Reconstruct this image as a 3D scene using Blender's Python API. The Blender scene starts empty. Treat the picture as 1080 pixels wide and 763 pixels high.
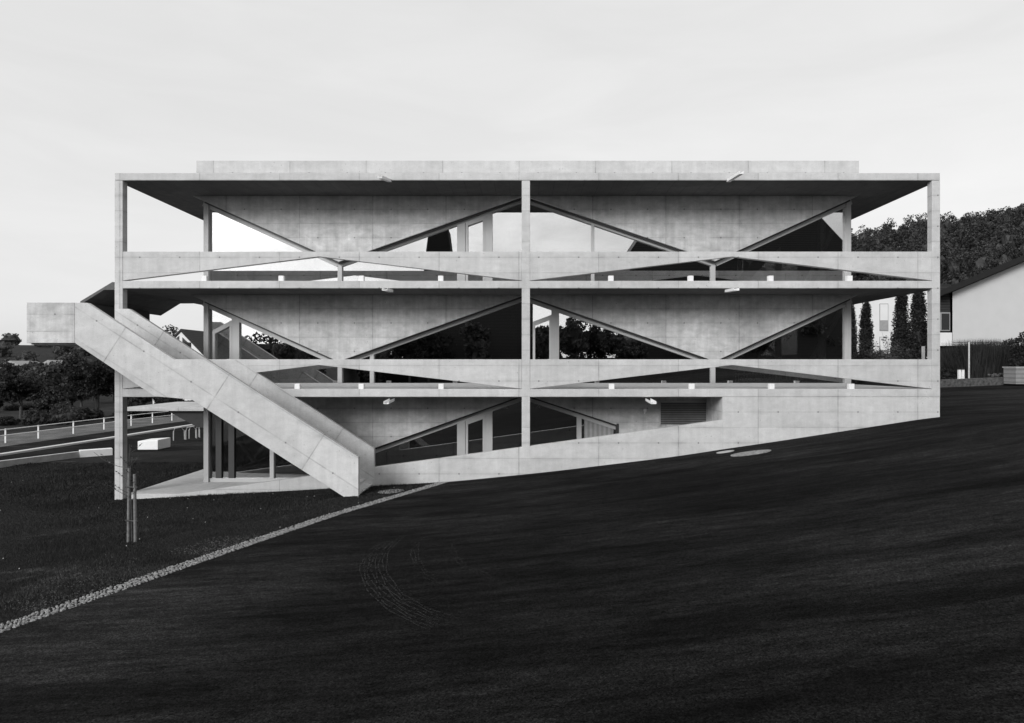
import bpy, bmesh, math, random
import numpy as np
from mathutils import Vector, Matrix
random.seed(7); rng = np.random.default_rng(11)
R = math.radians
sc = bpy.context.scene
col = sc.collection
PXM = 32.0        # facade scale used while measuring: pixels of the photo per metre on the front plane
D = 22.5          # camera distance to the facade plane

def rr(Y): return (Y + D) / D
def P(x, y, Y=0.0):
    r = rr(Y); return ((x - 553) * r / PXM, (386 - y) * r / PXM)
def PX(x, Y=0.0): return (x - 553) * rr(Y) / PXM
def PZ(y, Y=0.0): return (386 - y) * rr(Y) / PXM

# ------------------------------------------------------------------ materials
MATS = {}
class NT:
    def __init__(s, name):
        s.m = bpy.data.materials.new(name); s.m.use_nodes = True
        s.t = s.m.node_tree; s.t.nodes.clear()
        s.out = s.t.nodes.new('ShaderNodeOutputMaterial')
    def n(s, typ, ins=None, **kw):
        nd = s.t.nodes.new(typ)
        for k, v in kw.items(): setattr(nd, k, v)
        if ins:
            for k, v in ins.items():
                if isinstance(v, bpy.types.NodeSocket): s.t.links.new(v, nd.inputs[k])
                else: nd.inputs[k].default_value = v
        return nd
    def math(s, op, a, b=0.0, c=None, clamp=False):
        nd = s.t.nodes.new('ShaderNodeMath'); nd.operation = op; nd.use_clamp = clamp
        for i, v in enumerate((a, b) if c is None else (a, b, c)):
            if isinstance(v, bpy.types.NodeSocket): s.t.links.new(v, nd.inputs[i])
            else: nd.inputs[i].default_value = v
        return nd.outputs[0]
    def noise(s, vec, scale, detail=6, rough=.6, dist=0.0):
        return s.n('ShaderNodeTexNoise', {'Vector': vec, 'Scale': scale, 'Detail': detail, 'Roughness': rough, 'Distortion': dist}).outputs[0]
    def mapv(s, vec, scale=(1,1,1), rot=(0,0,0), loc=(0,0,0)):
        return s.n('ShaderNodeMapping', {'Vector': vec, 'Scale': scale, 'Rotation': rot, 'Location': loc}).outputs[0]
    def ramp(s, fac, p0, v0, p1, v1):
        nd = s.n('ShaderNodeMapRange', {'Value': fac, 'From Min': p0, 'From Max': p1, 'To Min': v0, 'To Max': v1}); nd.clamp = True
        return nd.outputs[0]
    def grey(s, v):
        return s.n('ShaderNodeCombineColor', {0: v, 1: v, 2: v}).outputs[0]
    def bsdf(s, colv, rough=.8, bump=None, bstr=.3, bdist=.01, spec=.5, metal=0.0):
        b = s.n('ShaderNodeBsdfPrincipled', {'Roughness': rough, 'Metallic': metal, 'Specular IOR Level': spec})
        c = s.grey(colv) if not isinstance(colv, (tuple, list)) else None
        if c is not None: s.t.links.new(c, b.inputs['Base Color'])
        if bump is not None:
            bp = s.n('ShaderNodeBump', {'Height': bump, 'Strength': bstr, 'Distance': bdist})
            s.t.links.new(bp.outputs[0], b.inputs['Normal'])
        s.t.links.new(b.outputs[0], s.out.inputs[0]); return b

def plain(name, v, rough=.6, metal=0.0, var=.12, scale=6.0, spec=.5):
    k = NT(name); pos = k.n('ShaderNodeNewGeometry').outputs['Position']
    f = k.ramp(k.noise(pos, scale), .3, v*(1-var), .7, v*(1+var))
    k.bsdf(f, rough, bump=k.noise(pos, 60), bstr=.05, metal=metal, spec=spec)
    MATS[name] = k.m; return k.m

def concrete(name, base, frame='facade', blotch=1.0):
    """fair-faced concrete: shuttering panels with joints, tie holes, blotches, drips"""
    k = NT(name)
    pos = k.n('ShaderNodeNewGeometry').outputs['Position']
    nrm = k.n('ShaderNodeNewGeometry').outputs['Normal']
    if frame == 'stair1':    # panels run with the slope of the stair
        v = k.mapv(pos, rot=(0, R(-32.8), 0), loc=(.55, 0, .32))
        MX, MZ = 3.35, .78
    elif frame == 'soffit':
        v = pos; MX, MZ = 2.63, .51
    else:
        v = pos; MX, MZ = 2.63, .51
    sp = k.n('ShaderNodeSeparateXYZ', {0: v})
    X, Y, Z = sp.outputs[0], sp.outputs[1], sp.outputs[2]
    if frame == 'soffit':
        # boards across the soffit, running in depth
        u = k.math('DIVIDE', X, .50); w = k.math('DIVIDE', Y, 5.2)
    else:
        u = k.math('DIVIDE', k.math('ADD', X, 2.81 if frame=='facade' else 0.0), MX)
        w = k.math('DIVIDE', k.math('ADD', Z, .0), MZ)
        if frame == 'facade': w = k.math('DIVIDE', k.math('SUBTRACT', Z, .006), MZ)
    jx = k.math('ABSOLUTE', k.math('SUBTRACT', k.math('FRACT', k.math('ADD', u, .5)), .5))   # 0 on joint
    jz = k.math('ABSOLUTE', k.math('SUBTRACT', k.math('FRACT', k.math('ADD', w, .5)), .5))
    wob = k.ramp(k.noise(pos, 3.0), .35, .2, .7, 1.0)
    lx = k.math('MULTIPLY', k.ramp(jx, 0, 1, .008 if frame != 'soffit' else .03, 0), wob)
    lz = k.math('MULTIPLY', k.ramp(jz, 0, 1, .035, 0), k.ramp(k.noise(pos, 1.7), .35, .1, .65, .9))
    sx = k.math('MULTIPLY', k.ramp(jx, 0, 1, .06, 0), k.ramp(k.noise(k.mapv(pos,(1,1,.5)), 4.0), .4, 0, .7, 1.0))  # stain around the joints
    sz = k.math('MULTIPLY', k.ramp(jz, 0, 1, .22, 0), k.ramp(k.noise(k.mapv(pos,(.3,.3,1)), 2.2), .45, 0, .7, 1.0))
    cell = k.n('ShaderNodeTexWhiteNoise', {'Vector': k.n('ShaderNodeCombineXYZ', {0: k.math('FLOOR', u), 1: k.math('FLOOR', k.math('MULTIPLY', w, .5)), 2: 3.0}).outputs[0]}).outputs[0]
    # tie holes: two per panel
    hx = k.math('SUBTRACT', k.math('FRACT', k.math('MULTIPLY', u, 2)), .5)
    hz = k.math('SUBTRACT', k.math('FRACT', k.math('MULTIPLY', w, .5)), .5)
    hd = k.math('SQRT', k.math('ADD', k.math('POWER', k.math('MULTIPLY', hx, MX/2), 2), k.math('POWER', k.math('MULTIPLY', hz, MZ*2), 2)))
    hole = k.ramp(hd, .018, 1, .034, 0)
    if frame == 'soffit': hole = k.math('MULTIPLY', hole, 0)
    big = k.noise(pos, .55, 5, .55, .4)
    mid = k.noise(k.mapv(pos, (1,1,1.6)), 2.6, 8, .65, .3)
    fine = k.noise(pos, 38, 8, .75)
    drip = k.noise(k.mapv(pos, (6,6,.5)), 1.0, 6, .6)
    pores = k.n('ShaderNodeTexVoronoi', {'Vector': pos, 'Scale': 7.0, 'Randomness': 1.0}).outputs['Distance']
    pore = k.math('MULTIPLY', k.ramp(pores, .05, 1, .12, 0), k.ramp(k.noise(pos, 1.1), .46, 0, .60, 1))
    f = k.ramp(big, .3, 1-.16*blotch, .7, 1+.10*blotch)
    f = k.math('MULTIPLY', f, k.ramp(mid, .3, 1-.20*blotch, .72, 1+.13*blotch))
    f = k.math('MULTIPLY', f, k.ramp(fine, .28, .84, .72, 1.13))
    f = k.math('MULTIPLY', f, k.ramp(drip, .3, 1-.14*blotch, .7, 1+.06*blotch))
    f = k.math('MULTIPLY', f, k.ramp(cell, 0, .93, 1, 1.05))
    for s_, a in ((lx, .62), (lz, .42), (sx, .16), (sz, .20), (hole, .55), (pore, .6)):
        f = k.math('MULTIPLY', f, k.math('SUBTRACT', 1.0, k.math('MULTIPLY', s_, a)))
    f = k.math('MULTIPLY', f, base)
    h = k.math('SUBTRACT', k.math('MULTIPLY', fine, .25), k.math('ADD', k.math('ADD', lx, k.math('MULTIPLY', lz, .5)), hole))
    k.bsdf(f, .82, bump=h, bstr=.35, bdist=.006, spec=.3)
    MATS[name] = k.m; return k.m

concrete('concrete', .55, blotch=.6)
concrete('concrete_wall', .56, blotch=1.25)
concrete('concrete_stair', .57, 'stair1', blotch=.65)
concrete('concrete_shaded', .12, 'soffit')  # same concrete as the facade, darkened to paint in the shade of undersides
plain('steel_frame', .42, .45, var=.06, scale=2)
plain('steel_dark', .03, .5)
plain('white_block', .8, .6, var=.04)
plain('galvanised', .55, .35, .3)
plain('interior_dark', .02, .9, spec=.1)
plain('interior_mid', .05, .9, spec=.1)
plain('timber', .15, .8, var=.35, scale=14)
plain('bark', .05, .9, var=.4, scale=9)
plain('render_white', .52, .9, var=.03, scale=1.5)
plain('render_pale', .68, .9, var=.03, scale=1.5)
plain('render_grey', .30, .9, var=.05, scale=1.5)
plain('house_dark', .02, .9, spec=.15)
plain('kerb_stone', .42, .9, var=.2, scale=3)
plain('stone_cover', .34, .9, var=.25, scale=12)
plain('shade_grey', .3, .7)
plain('cloth_white', .8, .8)
plain('dark_glass', .01, .08)

def glass(name='window_glass', refl=.5, tr=.8):
    k = NT(name)
    pos = k.n('ShaderNodeNewGeometry').outputs['Position']
    bp = k.n('ShaderNodeBump', {'Height': k.noise(pos, .45, 1), 'Strength': .03, 'Distance': .02})
    g = k.n('ShaderNodeBsdfGlossy', {'Color': (.96,.96,.96,1), 'Roughness': 0.0, 'Normal': bp.outputs[0]})
    t = k.n('ShaderNodeBsdfTransparent', {'Color': (tr,tr,tr,1)})
    fr = k.n('ShaderNodeFresnel', {'IOR': 1.5}).outputs[0]
    mx = k.n('ShaderNodeMixShader', {0: k.math('ADD', fr, refl, clamp=True), 1: t.outputs[0], 2: g.outputs[0]})
    k.t.links.new(mx.outputs[0], k.out.inputs[0]); MATS[name] = k.m; return k.m
glass('window_glass', .52, .72); glass('lower_glass', .27, .5); glass('clear_glass', .06, .95)

def striped(name, a, b, axis='Z', freq=12.0, duty=.5, rough=.6):
    k = NT(name); pos = k.n('ShaderNodeNewGeometry').outputs['Position']
    sp = k.n('ShaderNodeSeparateXYZ', {0: pos}).outputs['XYZ'.index(axis)]
    fr = k.math('FRACT', k.math('MULTIPLY', sp, freq))
    f = k.ramp(k.math('ABSOLUTE', k.math('SUBTRACT', fr, .5)), duty*.45, a, duty*.55, b)
    f = k.math('MULTIPLY', f, k.ramp(k.noise(pos, 5), .3, .85, .7, 1.1))
    k.bsdf(f, rough, bump=fr, bstr=.4, bdist=.01); MATS[name] = k.m
striped('roller_slats', .16, .07, 'Z', 12.5)
striped('louvre_slats', .30, .22, 'X', 6)
striped('roof_tiles', .03, .014, 'Z', 4, rough=.9)
striped('dark_boards', .03, .012, 'Z', 6, rough=.9)
striped('wood_boards', .24, .12, 'Z', 4.5, .8)

def asphalt(name='asphalt'):
    k = NT(name); pos = k.n('ShaderNodeNewGeometry').outputs['Position']
    streak = k.noise(k.mapv(pos, (.16, 1.1, 1), rot=(0,0,R(9))), 1.0, 8, .62, .6)
    streak2 = k.noise(k.mapv(pos, (.35, 3.2, 1), rot=(0,0,R(14))), 1.0, 8, .7, .3)
    patch = k.noise(pos, .16, 4, .5)
    grain = k.noise(pos, 55, 4, .8)
    vor = k.n('ShaderNodeTexVoronoi', {'Vector': pos, 'Scale': 75.0}).outputs['Color']
    vv = k.n('ShaderNodeRGBToBW', {0: vor}).outputs[0]
    g2 = k.noise(k.mapv(pos, (1,1.3,1)), 24, 5, .85); g3 = k.noise(k.mapv(pos, (.6,2.2,1), rot=(0,0,R(10))), 3.2, 6, .75)
    f = k.ramp(streak, .34, .0040, .68, .0165)
    f = k.math('MULTIPLY', f, k.ramp(g2, .36, .4, .66, 1.9)); f = k.math('MULTIPLY', f, k.ramp(g3, .32, .45, .7, 1.7))
    f = k.math('MULTIPLY', f, k.ramp(streak2, .3, .75, .7, 1.28))
    f = k.math('MULTIPLY', f, k.ramp(patch, .36, .62, .62, 1.5))
    f = k.math('MULTIPLY', f, k.ramp(grain, .3, .45, .75, 1.7))
    f = k.math('MULTIPLY', f, k.ramp(vv, .1, .4, .95, 1.9))
    speck = k.n('ShaderNodeTexVoronoi', {'Vector': pos, 'Scale': 22.0}).outputs['Distance']
    f = k.math('ADD', f, k.math('MULTIPLY', k.ramp(speck, .03, .05, .07, 0), k.ramp(k.noise(pos, 7), .5, 0, .62, 1)))
    k.bsdf(f, .95, bump=k.math('ADD', grain, k.math('MULTIPLY', g2, 3)), bstr=.6, bdist=.008, spec=.03)
    MATS[name] = k.m
asphalt()
def turf(name, lo, hi, bare=.0):
    k = NT(name); pos = k.n('ShaderNodeNewGeometry').outputs['Position']
    a = k.noise(pos, .7, 6, .6); b = k.noise(pos, 14, 6, .8); c = k.noise(k.mapv(pos,(1,.5,1)), 60, 3, .8)
    f = k.ramp(a, .3, lo, .7, hi)
    f = k.math('MULTIPLY', f, k.ramp(b, .3, .4, .72, 1.7)); f = k.math('MULTIPLY', f, k.ramp(c, .3, .5, .7, 1.5))
    if bare:
        m = k.ramp(k.noise(pos, .45, 5, .65), .60, 0, .68, 1)
        f = k.math('ADD', k.math('MULTIPLY', f, k.math('SUBTRACT', 1, m)), k.math('MULTIPLY', m, k.ramp(b, .3, .02, .7, bare)))
    k.bsdf(f, .95, bump=b, bstr=.8, bdist=.04, spec=.1); MATS[name] = k.m
turf('lawn_soil', .008, .022, .11)
turf('meadow', .010, .035, .05)
turf('verge', .07, .17)
turf('hill_ground', .03, .07)
def leaves(name, lo, hi):
    k = NT(name)
    isl = k.n('ShaderNodeNewGeometry').outputs['Random Per Island']
    pos = k.n('ShaderNodeNewGeometry').outputs['Position']
    f = k.ramp(isl, 0, lo, 1, hi)
    f = k.math('MULTIPLY', f, k.ramp(k.noise(pos, .6, 3), .35, .7, .65, 1.35))
    b = k.n('ShaderNodeBsdfPrincipled', {'Base Color': k.grey(f), 'Roughness': .7, 'Specular IOR Level': .25})
    t = k.n('ShaderNodeBsdfTranslucent', {'Color': k.grey(f)})
    mx = k.n('ShaderNodeMixShader', {0: .3, 1: b.outputs[0], 2: t.outputs[0]})
    k.t.links.new(mx.outputs[0], k.out.inputs[0]); MATS[name] = k.m
leaves('leaf_dark', .010, .05)
leaves('leaf_mid', .03, .11)
leaves('leaf_pale', .08, .26)
leaves('leaf_hill', .006, .085)
leaves('grass_blade', .006, .046)

# ------------------------------------------------------------------ helpers
def setp(o, label=None, cat=None, group=None, kind=None):
    if label: o['label'] = label
    if cat: o['category'] = cat
    if group: o['group'] = group
    if kind: o['kind'] = kind
    return o
def empty(name, loc=(0,0,0), label=None, cat=None, group=None):
    o = bpy.data.objects.new(name, None); o.empty_display_size = .3; o.location = loc
    col.objects.link(o); return setp(o, label, cat, group)
def link(name, me, mat=None, parent=None, bevel=0.0):
    o = bpy.data.objects.new(name, me)
    if mat is not None: me.materials.append(MATS[mat])
    col.objects.link(o)
    if parent is not None:
        o.parent = parent
        w = Vector((0,0,0)); q = parent
        while q is not None: w += q.location; q = q.parent
        o.location = -w                       # meshes are written in world coordinates
    if bevel:
        m = o.modifiers.new('edge', 'BEVEL'); m.width = bevel; m.segments = 2; m.limit_method = 'ANGLE'; m.angle_limit = R(40)
    return o
class MB:
    def __init__(s): s.bm = bmesh.new()
    def prism(s, pts, y0, y1):
        """polygon in X-Z, extruded in Y"""
        a = [s.bm.verts.new((p[0], y0, p[1])) for p in pts]; b = [s.bm.verts.new((p[0], y1, p[1])) for p in pts]
        n = len(pts)
        s.bm.faces.new(a); s.bm.faces.new(b[::-1])
        for i in range(n): s.bm.faces.new((a[(i+1)%n], a[i], b[i], b[(i+1)%n]))
        return s
    def prism_x(s, pts, x0, x1):
        """polygon in Y-Z, extruded in X"""
        a = [s.bm.verts.new((x0, p[0], p[1])) for p in pts]; b = [s.bm.verts.new((x1, p[0], p[1])) for p in pts]
        n = len(pts); s.bm.faces.new(a); s.bm.faces.new(b[::-1])
        for i in range(n): s.bm.faces.new((a[(i+1)%n], a[i], b[i], b[(i+1)%n]))
        return s
    def box(s, x0, x1, y0, y1, z0, z1):
        return s.prism([(x0,z0),(x1,z0),(x1,z1),(x0,z1)], y0, y1)
    def tube(s, pts, rads, seg=8):
        rings = []
        for i, p in enumerate(pts):
            p = Vector(p); q = Vector(pts[min(i+1, len(pts)-1)]) - Vector(pts[max(i-1,0)])
            q.normalize(); up = Vector((0,0,1)) if abs(q.z) < .9 else Vector((1,0,0))
            u = q.cross(up).normalized(); v = q.cross(u)
            r = rads[i] if isinstance(rads, (list,tuple)) else rads
            rings.append([s.bm.verts.new(p + (u*math.cos(t)+v*math.sin(t))*r) for t in [2*math.pi*k/seg for k in range(seg)]])
        for a, b in zip(rings, rings[1:]):
            for k in range(seg): s.bm.faces.new((a[k], a[(k+1)%seg], b[(k+1)%seg], b[k]))
        s.bm.faces.new(rings[0][::-1]); s.bm.faces.new(rings[-1]); return s
    def bar(s, x0, z0, x1, z1, w, y0, y1, side=-1):
        """bar following a line in X-Z, of width w laid below (side -1) it"""
        dx, dz = x1-x0, z1-z0; L = math.hypot(dx, dz); nx, nz = -dz/L, dx/L
        if nz*side < 0: nx, nz = -nx, -nz
        return s.prism([(x0,z0),(x1,z1),(x1+nx*w,z1+nz*w),(x0+nx*w,z0+nz*w)], y0, y1)
    def build(s, name, mat, parent=None, bevel=0.0):
        bmesh.ops.recalc_face_normals(s.bm, faces=s.bm.faces)
        me = bpy.data.meshes.new(name); s.bm.to_mesh(me); s.bm.free()
        return link(name, me, mat, parent, bevel)
def quads_mesh(name, V, nper=4):
    V = np.asarray(V, dtype=np.float32).reshape(-1, 3); n = len(V)//nper
    me = bpy.data.meshes.new(name); me.vertices.add(len(V)); me.vertices.foreach_set('co', V.ravel())
    me.loops.add(len(V)); me.loops.foreach_set('vertex_index', np.arange(len(V), dtype=np.int32))
    me.polygons.add(n); me.polygons.foreach_set('loop_start', np.arange(0, len(V), nper, dtype=np.int32))
    me.update(calc_edges=True); me.validate(); return me
def grid_mesh(name, X, Y, Z):
    ny, nx = X.shape; V = np.stack([X,Y,Z], -1).reshape(-1,3)
    idx = np.arange(nx*ny).reshape(ny,nx)
    F = np.stack([idx[:-1,:-1], idx[:-1,1:], idx[1:,1:], idx[1:,:-1]], -1).reshape(-1,4)
    me = bpy.data.meshes.new(name); me.from_pydata(V.tolist(), [], F.tolist()); me.update()
    for p in me.polygons: p.use_smooth = True
    return me

# ------------------------------------------------------------------ ground form
GX = [-400,-60,-30,-20,-13.5,-6.5,-2.44,.84,5.28,6.53,7.72,13.75,20,30,60,400]
GZ = [-5.2,-4.9,-4.6,-4.5,-4.44,-4.06,-3.83,-3.50,-2.96,-2.75,-2.59,-1.66,-1.35,-.95,-.7,-.5]
def gz(x, y):
    x = np.asarray(x, float); y = np.asarray(y, float)
    f = np.interp(x, GX, GZ)
    b = 0.0
    for dx in (-.8,-.4,.4,.8): b = b + np.interp(x+dx, GX, GZ)
    f = (f + b)/5
    yy = np.clip(-y, 0, 30); return f + .04*yy
def ground_hit(px, py, zoff=0.0):
    """where the ground lies along one line of sight (used once, to place marks surveyed from the photo)"""
    lo = 3.0
    for d in np.arange(3.0, 90, .02):
        X = (px-553)/720*d; Z = (386-py)/720*d; Yv = d - D
        if Z <= float(gz(X, Yv)) + zoff: return X, Yv
    return X, Yv

EH = sorted([(ground_hit(*p)[1], ground_hit(*p)[0]) for p in ((0,669),(120,627),(250,581),(360,543))] + [(-.02, -2.44)])
EY = [e[0] for e in EH]; EX = [e[1] for e in EH]
_s = (EX[1]-EX[0])/(EY[1]-EY[0]); EY = [EY[0]-60] + EY; EX = [EX[0]-60*_s] + EX
def edge(y): return np.interp(y, EY, EX)
# terrain (grass-covered base sheet), hollow under the building
xs = np.unique(np.concatenate([np.linspace(-400,-60,18), np.linspace(-60,60,121), np.linspace(60,400,18), [-13.05,-13.0,13.5,13.55]]))
ys = np.unique(np.concatenate([np.linspace(-300,-60,14), np.linspace(-60,60,121), np.linspace(60,600,28), [0.06,0.12,15.9,16.0]]))
XX, YY = np.meshgrid(xs, ys); ZZ = gz(XX, YY)
ins = (XX > -13.04) & (XX < 13.54) & (YY > .08) & (YY < 15.95)
ZZ = np.where(ins, -4.75, ZZ)
under = (XX > edge(np.minimum(YY,0))) & (YY < .08)
ZZ = np.where(under & (YY < 0.05), ZZ-.03, ZZ)
ZZ = np.where((XX > 14) & (YY > .08), ZZ-.03, ZZ)
# left meadow falls away slightly, wooded hill to the right and low hills far left
def hill(x, y):
    ridge = np.interp(x, [20,60,86,100,118,132,200,400], [0,16,30,32.5,34.5,38,45,51])
    t = np.clip((y-60)/98, 0, 1); t = t*t*(3-2*t)
    left = np.interp(x, [-400,-200,-120,-60,0], [16,14,11,7,0]) * np.clip((y-110)/170, 0, 1)
    return ridge*t + left
ZZ = ZZ + hill(XX, YY)
link('terrain', grid_mesh('terrain', XX, YY, ZZ), 'meadow').__setitem__('kind', 'structure')

def sheet(name, mat, rows, nseg, off=.0, kind='structure', zf=gz):
    """rows: list of (Y, Xleft, Xright)"""
    t = np.linspace(0, 1, nseg)
    X = np.array([[a + (b-a)*s for s in t] for (y, a, b) in rows]); Y = np.array([[y]*nseg for (y,a,b) in rows])
    o = link(name, grid_mesh(name, X, Y, zf(X, Y)+off), mat); o['kind'] = kind; return o
rows = [(y, edge(y)-.1, edge(y)+62) for y in np.linspace(-60, -.0, 161)]
sheet('road', 'asphalt', rows, 180, .004)
rows = [(y, 13.66, 60) for y in np.linspace(.0, 15.6, 40)]
sheet('yard', 'asphalt', rows, 90, .005)
# near lawn (dark short turf)
rows = [(y, -46, edge(y)-.2) for y in np.linspace(-40, -.0, 81)]
sheet('lawn', 'lawn_soil', rows, 90, .006)
rows = []
for y in np.linspace(.0, 14.5, 40):
    rows.append((y, float(np.interp(y, [0,8,11.2,13.1,14.5], [-30,-23.4,-22.1,-20.2,-17])), -13.0))
sheet('side_lawn', 'lawn_soil', rows, 40, .007)
# grass blades on the part of the lawn close enough to show them
def grass(n, region, hmin, hmax, w):
    x = rng.uniform(region[0], region[1], n); y = rng.uniform(region[2], region[3], n)
    e = edge(np.minimum(y, 0)) - .47
    keep = (x < e) & ~((x > -13.1) & (y > -.02))
    dd = np.abs(x + (y+D)*.72)   # density stays even
    x, y = x[keep], y[keep]; z = gz(x, y) + .004; n = len(x)
    a = rng.uniform(0, 2*np.pi, n); h = rng.uniform(hmin, hmax, n)*(.6+.8*(np.sin(x*1.3+np.cos(y*.9)*2)*.5+.5)); ww = rng.uniform(.5, 1, n)*w
    lean = rng.normal(0, .4, (n, 2))*h[:,None]
    V = np.zeros((n, 3, 3), np.float32)
    V[:,0] = np.stack([x-np.cos(a)*ww, y-np.sin(a)*ww, z], -1); V[:,1] = np.stack([x+np.cos(a)*ww, y+np.sin(a)*ww, z], -1)
    V[:,2] = np.stack([x+lean[:,0], y+lean[:,1], z+h], -1); return V
gv = np.concatenate([grass(150000, (-16,-4,-14,-5), .02, .06, .007), grass(90000, (-22,-2,-5,0), .025,.065,.010), grass(60000, (-23,-13.1,0,9), .03,.08,.016)])
setp(link('grass', quads_mesh('grass', gv, 3), 'grass_blade'), kind='stuff')
# clover flowers and daisies scattered in the lawn
n = 70; fx = rng.uniform(-22,-4,n); fy = rng.uniform(-12,5,n); kf = (fx < edge(np.minimum(fy,0))-.5) & ~((fx>-13.1)&(fy>0)); fx, fy = fx[kf], fy[kf]; fz = gz(fx,fy)+.045
fv = np.stack([np.stack([fx-.009,fy,fz-.012],-1), np.stack([fx+.009,fy,fz-.012],-1), np.stack([fx+.008,fy+.012,fz+.006],-1), np.stack([fx-.008,fy+.012,fz+.006],-1)], 1)
setp(link('daisies', quads_mesh('daisies', fv, 4), 'shade_grey'), kind='stuff')

# bare stony ground beside the cobbles
n = 4200; py_ = -15 + 7.5*rng.random(n)**1.5; px2 = edge(py_) - .45 - np.abs(rng.normal(0, .9, n)); kk = (np.sin(px2*2.1+py_*1.3)+np.sin(px2*.9-py_*2.2+1)) > -.1; px2, py_ = px2[kk], py_[kk]
pz_ = gz(px2, py_)+.012; q_ = rng.uniform(.006, .020, len(px2)); an = rng.uniform(0, 6.28, len(px2)); V = []
for t_ in (0, 2.1, 4.2):
    V.append(np.stack([px2+np.cos(an+t_)*q_, py_+np.sin(an+t_)*q_, pz_], -1))
top_ = np.stack([px2, py_, pz_+q_*.9], -1)
V = np.stack([np.stack([V[0],V[1],top_],1), np.stack([V[1],V[2],top_],1), np.stack([V[2],V[0],top_],1)], 1)
plain('pebble', .07, .9, var=.7, scale=20)
setp(link('gravel', quads_mesh('gravel', V, 3), 'pebble'), kind='stuff')
# strip of small cobbles between lawn and road
gut = MB(); ysg = np.arange(-18, -.03, .06)
for y in ysg:
    for k in range(7):
        cx = edge(y) - .38 + k*.056 + random.uniform(-.015,.015); cy = y + random.uniform(-.02,.02)
        cz = float(gz(cx, cy)); s1 = random.uniform(.016,.031); s2 = random.uniform(.018,.032); h = random.uniform(.010,.03)
        b = gut.bm; a0 = random.uniform(0,1)
        base = [b.verts.new((cx+math.cos(a0+t)*s1, cy+math.sin(a0+t)*s2, cz)) for t in (0,1.26,2.51,3.77,5.03)]
        top = [b.verts.new((cx+math.cos(a0+t)*s1*.72, cy+math.sin(a0+t)*s2*.72, cz+h+random.uniform(-.005,.005))) for t in (0,1.26,2.51,3.77,5.03)]
        b.faces.new(top)
        for i in range(5): b.faces.new((base[i], base[(i+1)%5], top[(i+1)%5], top[i]))
plain('cobble', .23, .9, var=.85, scale=26)
gut.build('kerb', 'cobble')['kind'] = 'structure'
# tyre marks on the road
def smooth_path(pts, n=60):
    pts = [Vector((*ground_hit(*p), 0)) for p in pts]; out = []
    P4 = [pts[0]] + pts + [pts[-1]]
    for i in range(len(pts)-1):
        a, b, c, d = P4[i:i+4]
        for k in range(n//(len(pts)-1)):
            t = k/(n//(len(pts)-1))
            out.append(.5*((2*b)+(c-a)*t+(2*a-5*b+4*c-d)*t*t+(3*b-a-3*c+d)*t**3))
    return out
tm = []
def track(pts, lines, w=.010, gap=.060):
    path = smooth_path(pts, 90)
    for li in range(lines):
        for i in range(len(path)-1):
            if random.random() < .16: continue
            a, b = path[i], path[i+1]; t = (b-a); t.normalize(); nn = Vector((-t.y, t.x, 0))
            o = (li-(lines-1)/2)*gap + .012*math.sin(i*.35+li*2.1)
            q = [a+nn*(o-w), a+nn*(o+w), b+nn*(o+w)-t*.02, b+nn*(o-w)-t*.02]
            for v in q: tm.append((v.x, v.y, float(gz(v.x, v.y))+.010))
track([(412,571),(394,584),(388,604),(402,628),(428,647),(462,662)], 5)
track([(450,566),(438,578),(440,595),(452,608),(468,618)], 3)
track([(486,566),(478,576),(482,590),(497,602),(522,607)], 2)
track([(424,566),(408,582),(404,602),(418,625),(444,642),(480,655)], 3)
track([(540,625),(580,634),(630,640),(700,643)], 2)
track([(500,600),(520,612),(548,628),(575,648)], 2)
track([(548,552),(536,558),(540,566),(556,572)], 2)
k = NT('tyre_dust'); pos = k.n('ShaderNodeNewGeometry').outputs['Position']
bd = k.n('ShaderNodeBsdfPrincipled', {'Base Color': k.grey(k.ramp(k.noise(pos, 30), .3, .018, .7, .055)), 'Roughness': .95, 'Specular IOR Level': .05})
tr_ = k.n('ShaderNodeBsdfTransparent')
mx_ = k.n('ShaderNodeMixShader', {0: k.math('MULTIPLY', k.ramp(k.noise(pos, 1.3, 4, .6), .32, .45, .58, 1.0), k.ramp(k.noise(pos, 22, 3), .36, .45, .56, 1.0)), 1: tr_.outputs[0], 2: bd.outputs[0]})
k.t.links.new(mx_.outputs[0], k.out.inputs[0]); MATS['tyre_dust'] = k.m
setp(link('tyre_marks', quads_mesh('tyre_marks', tm, 4), 'tyre_dust'), kind='structure')

# ------------------------------------------------------------------ the building
B = empty('concrete_building', (0,0,PZ(528)), 'pale concrete building with three open floors, bow-tie parapets and hanging triangular walls', 'building')
XL, XR = PX(121), PX(991.4)
zR0, zR1 = PZ(190.8), PZ(182.6)
z30, z31 = PZ(304.7), PZ(296.4)     # upper floor slab
z20, z21 = PZ(419.3), PZ(410.6)     # middle floor slab
zG = -4.22
DEP = 16.0
def slab(name, z0, z1, x0=XL, x1=XR):
    s = MB().box(x0, x1, 0, DEP, z0+.012, z1).build(name, 'concrete', B, .012)
    # board-marked underside as its own facing with its shade put into a darker colour, 12 mm thick, held back from the edge
    MB().box(x0+.03, x1-.03, .03, DEP-.03, z0, z0+.0115).build('soffit', 'concrete_shaded', s)
    return s
slab('roof_slab', zR0, zR1); slab('floor_slab', z30, z31); slab('floor_slab', z20, z21)
a0, a1 = P(207,169.6,1.0), P(906,169.6,1.0)
att = MB().box(a0[0], a1[0], 1.0, 14, zR1+.002, a0[1]).build('roof_parapet', 'concrete', B, .01)
MB().box(-13.1, 6.6, .02, DEP, -4.6, zG).build('ground_slab', 'concrete', B, .01)
CT = .27
def column(x0, x1, z0, z1, y0=-.004, y1=CT):
    return MB().box(x0, x1, y0, y1, z0, z1).build('column', 'concrete', B, .010)
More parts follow.
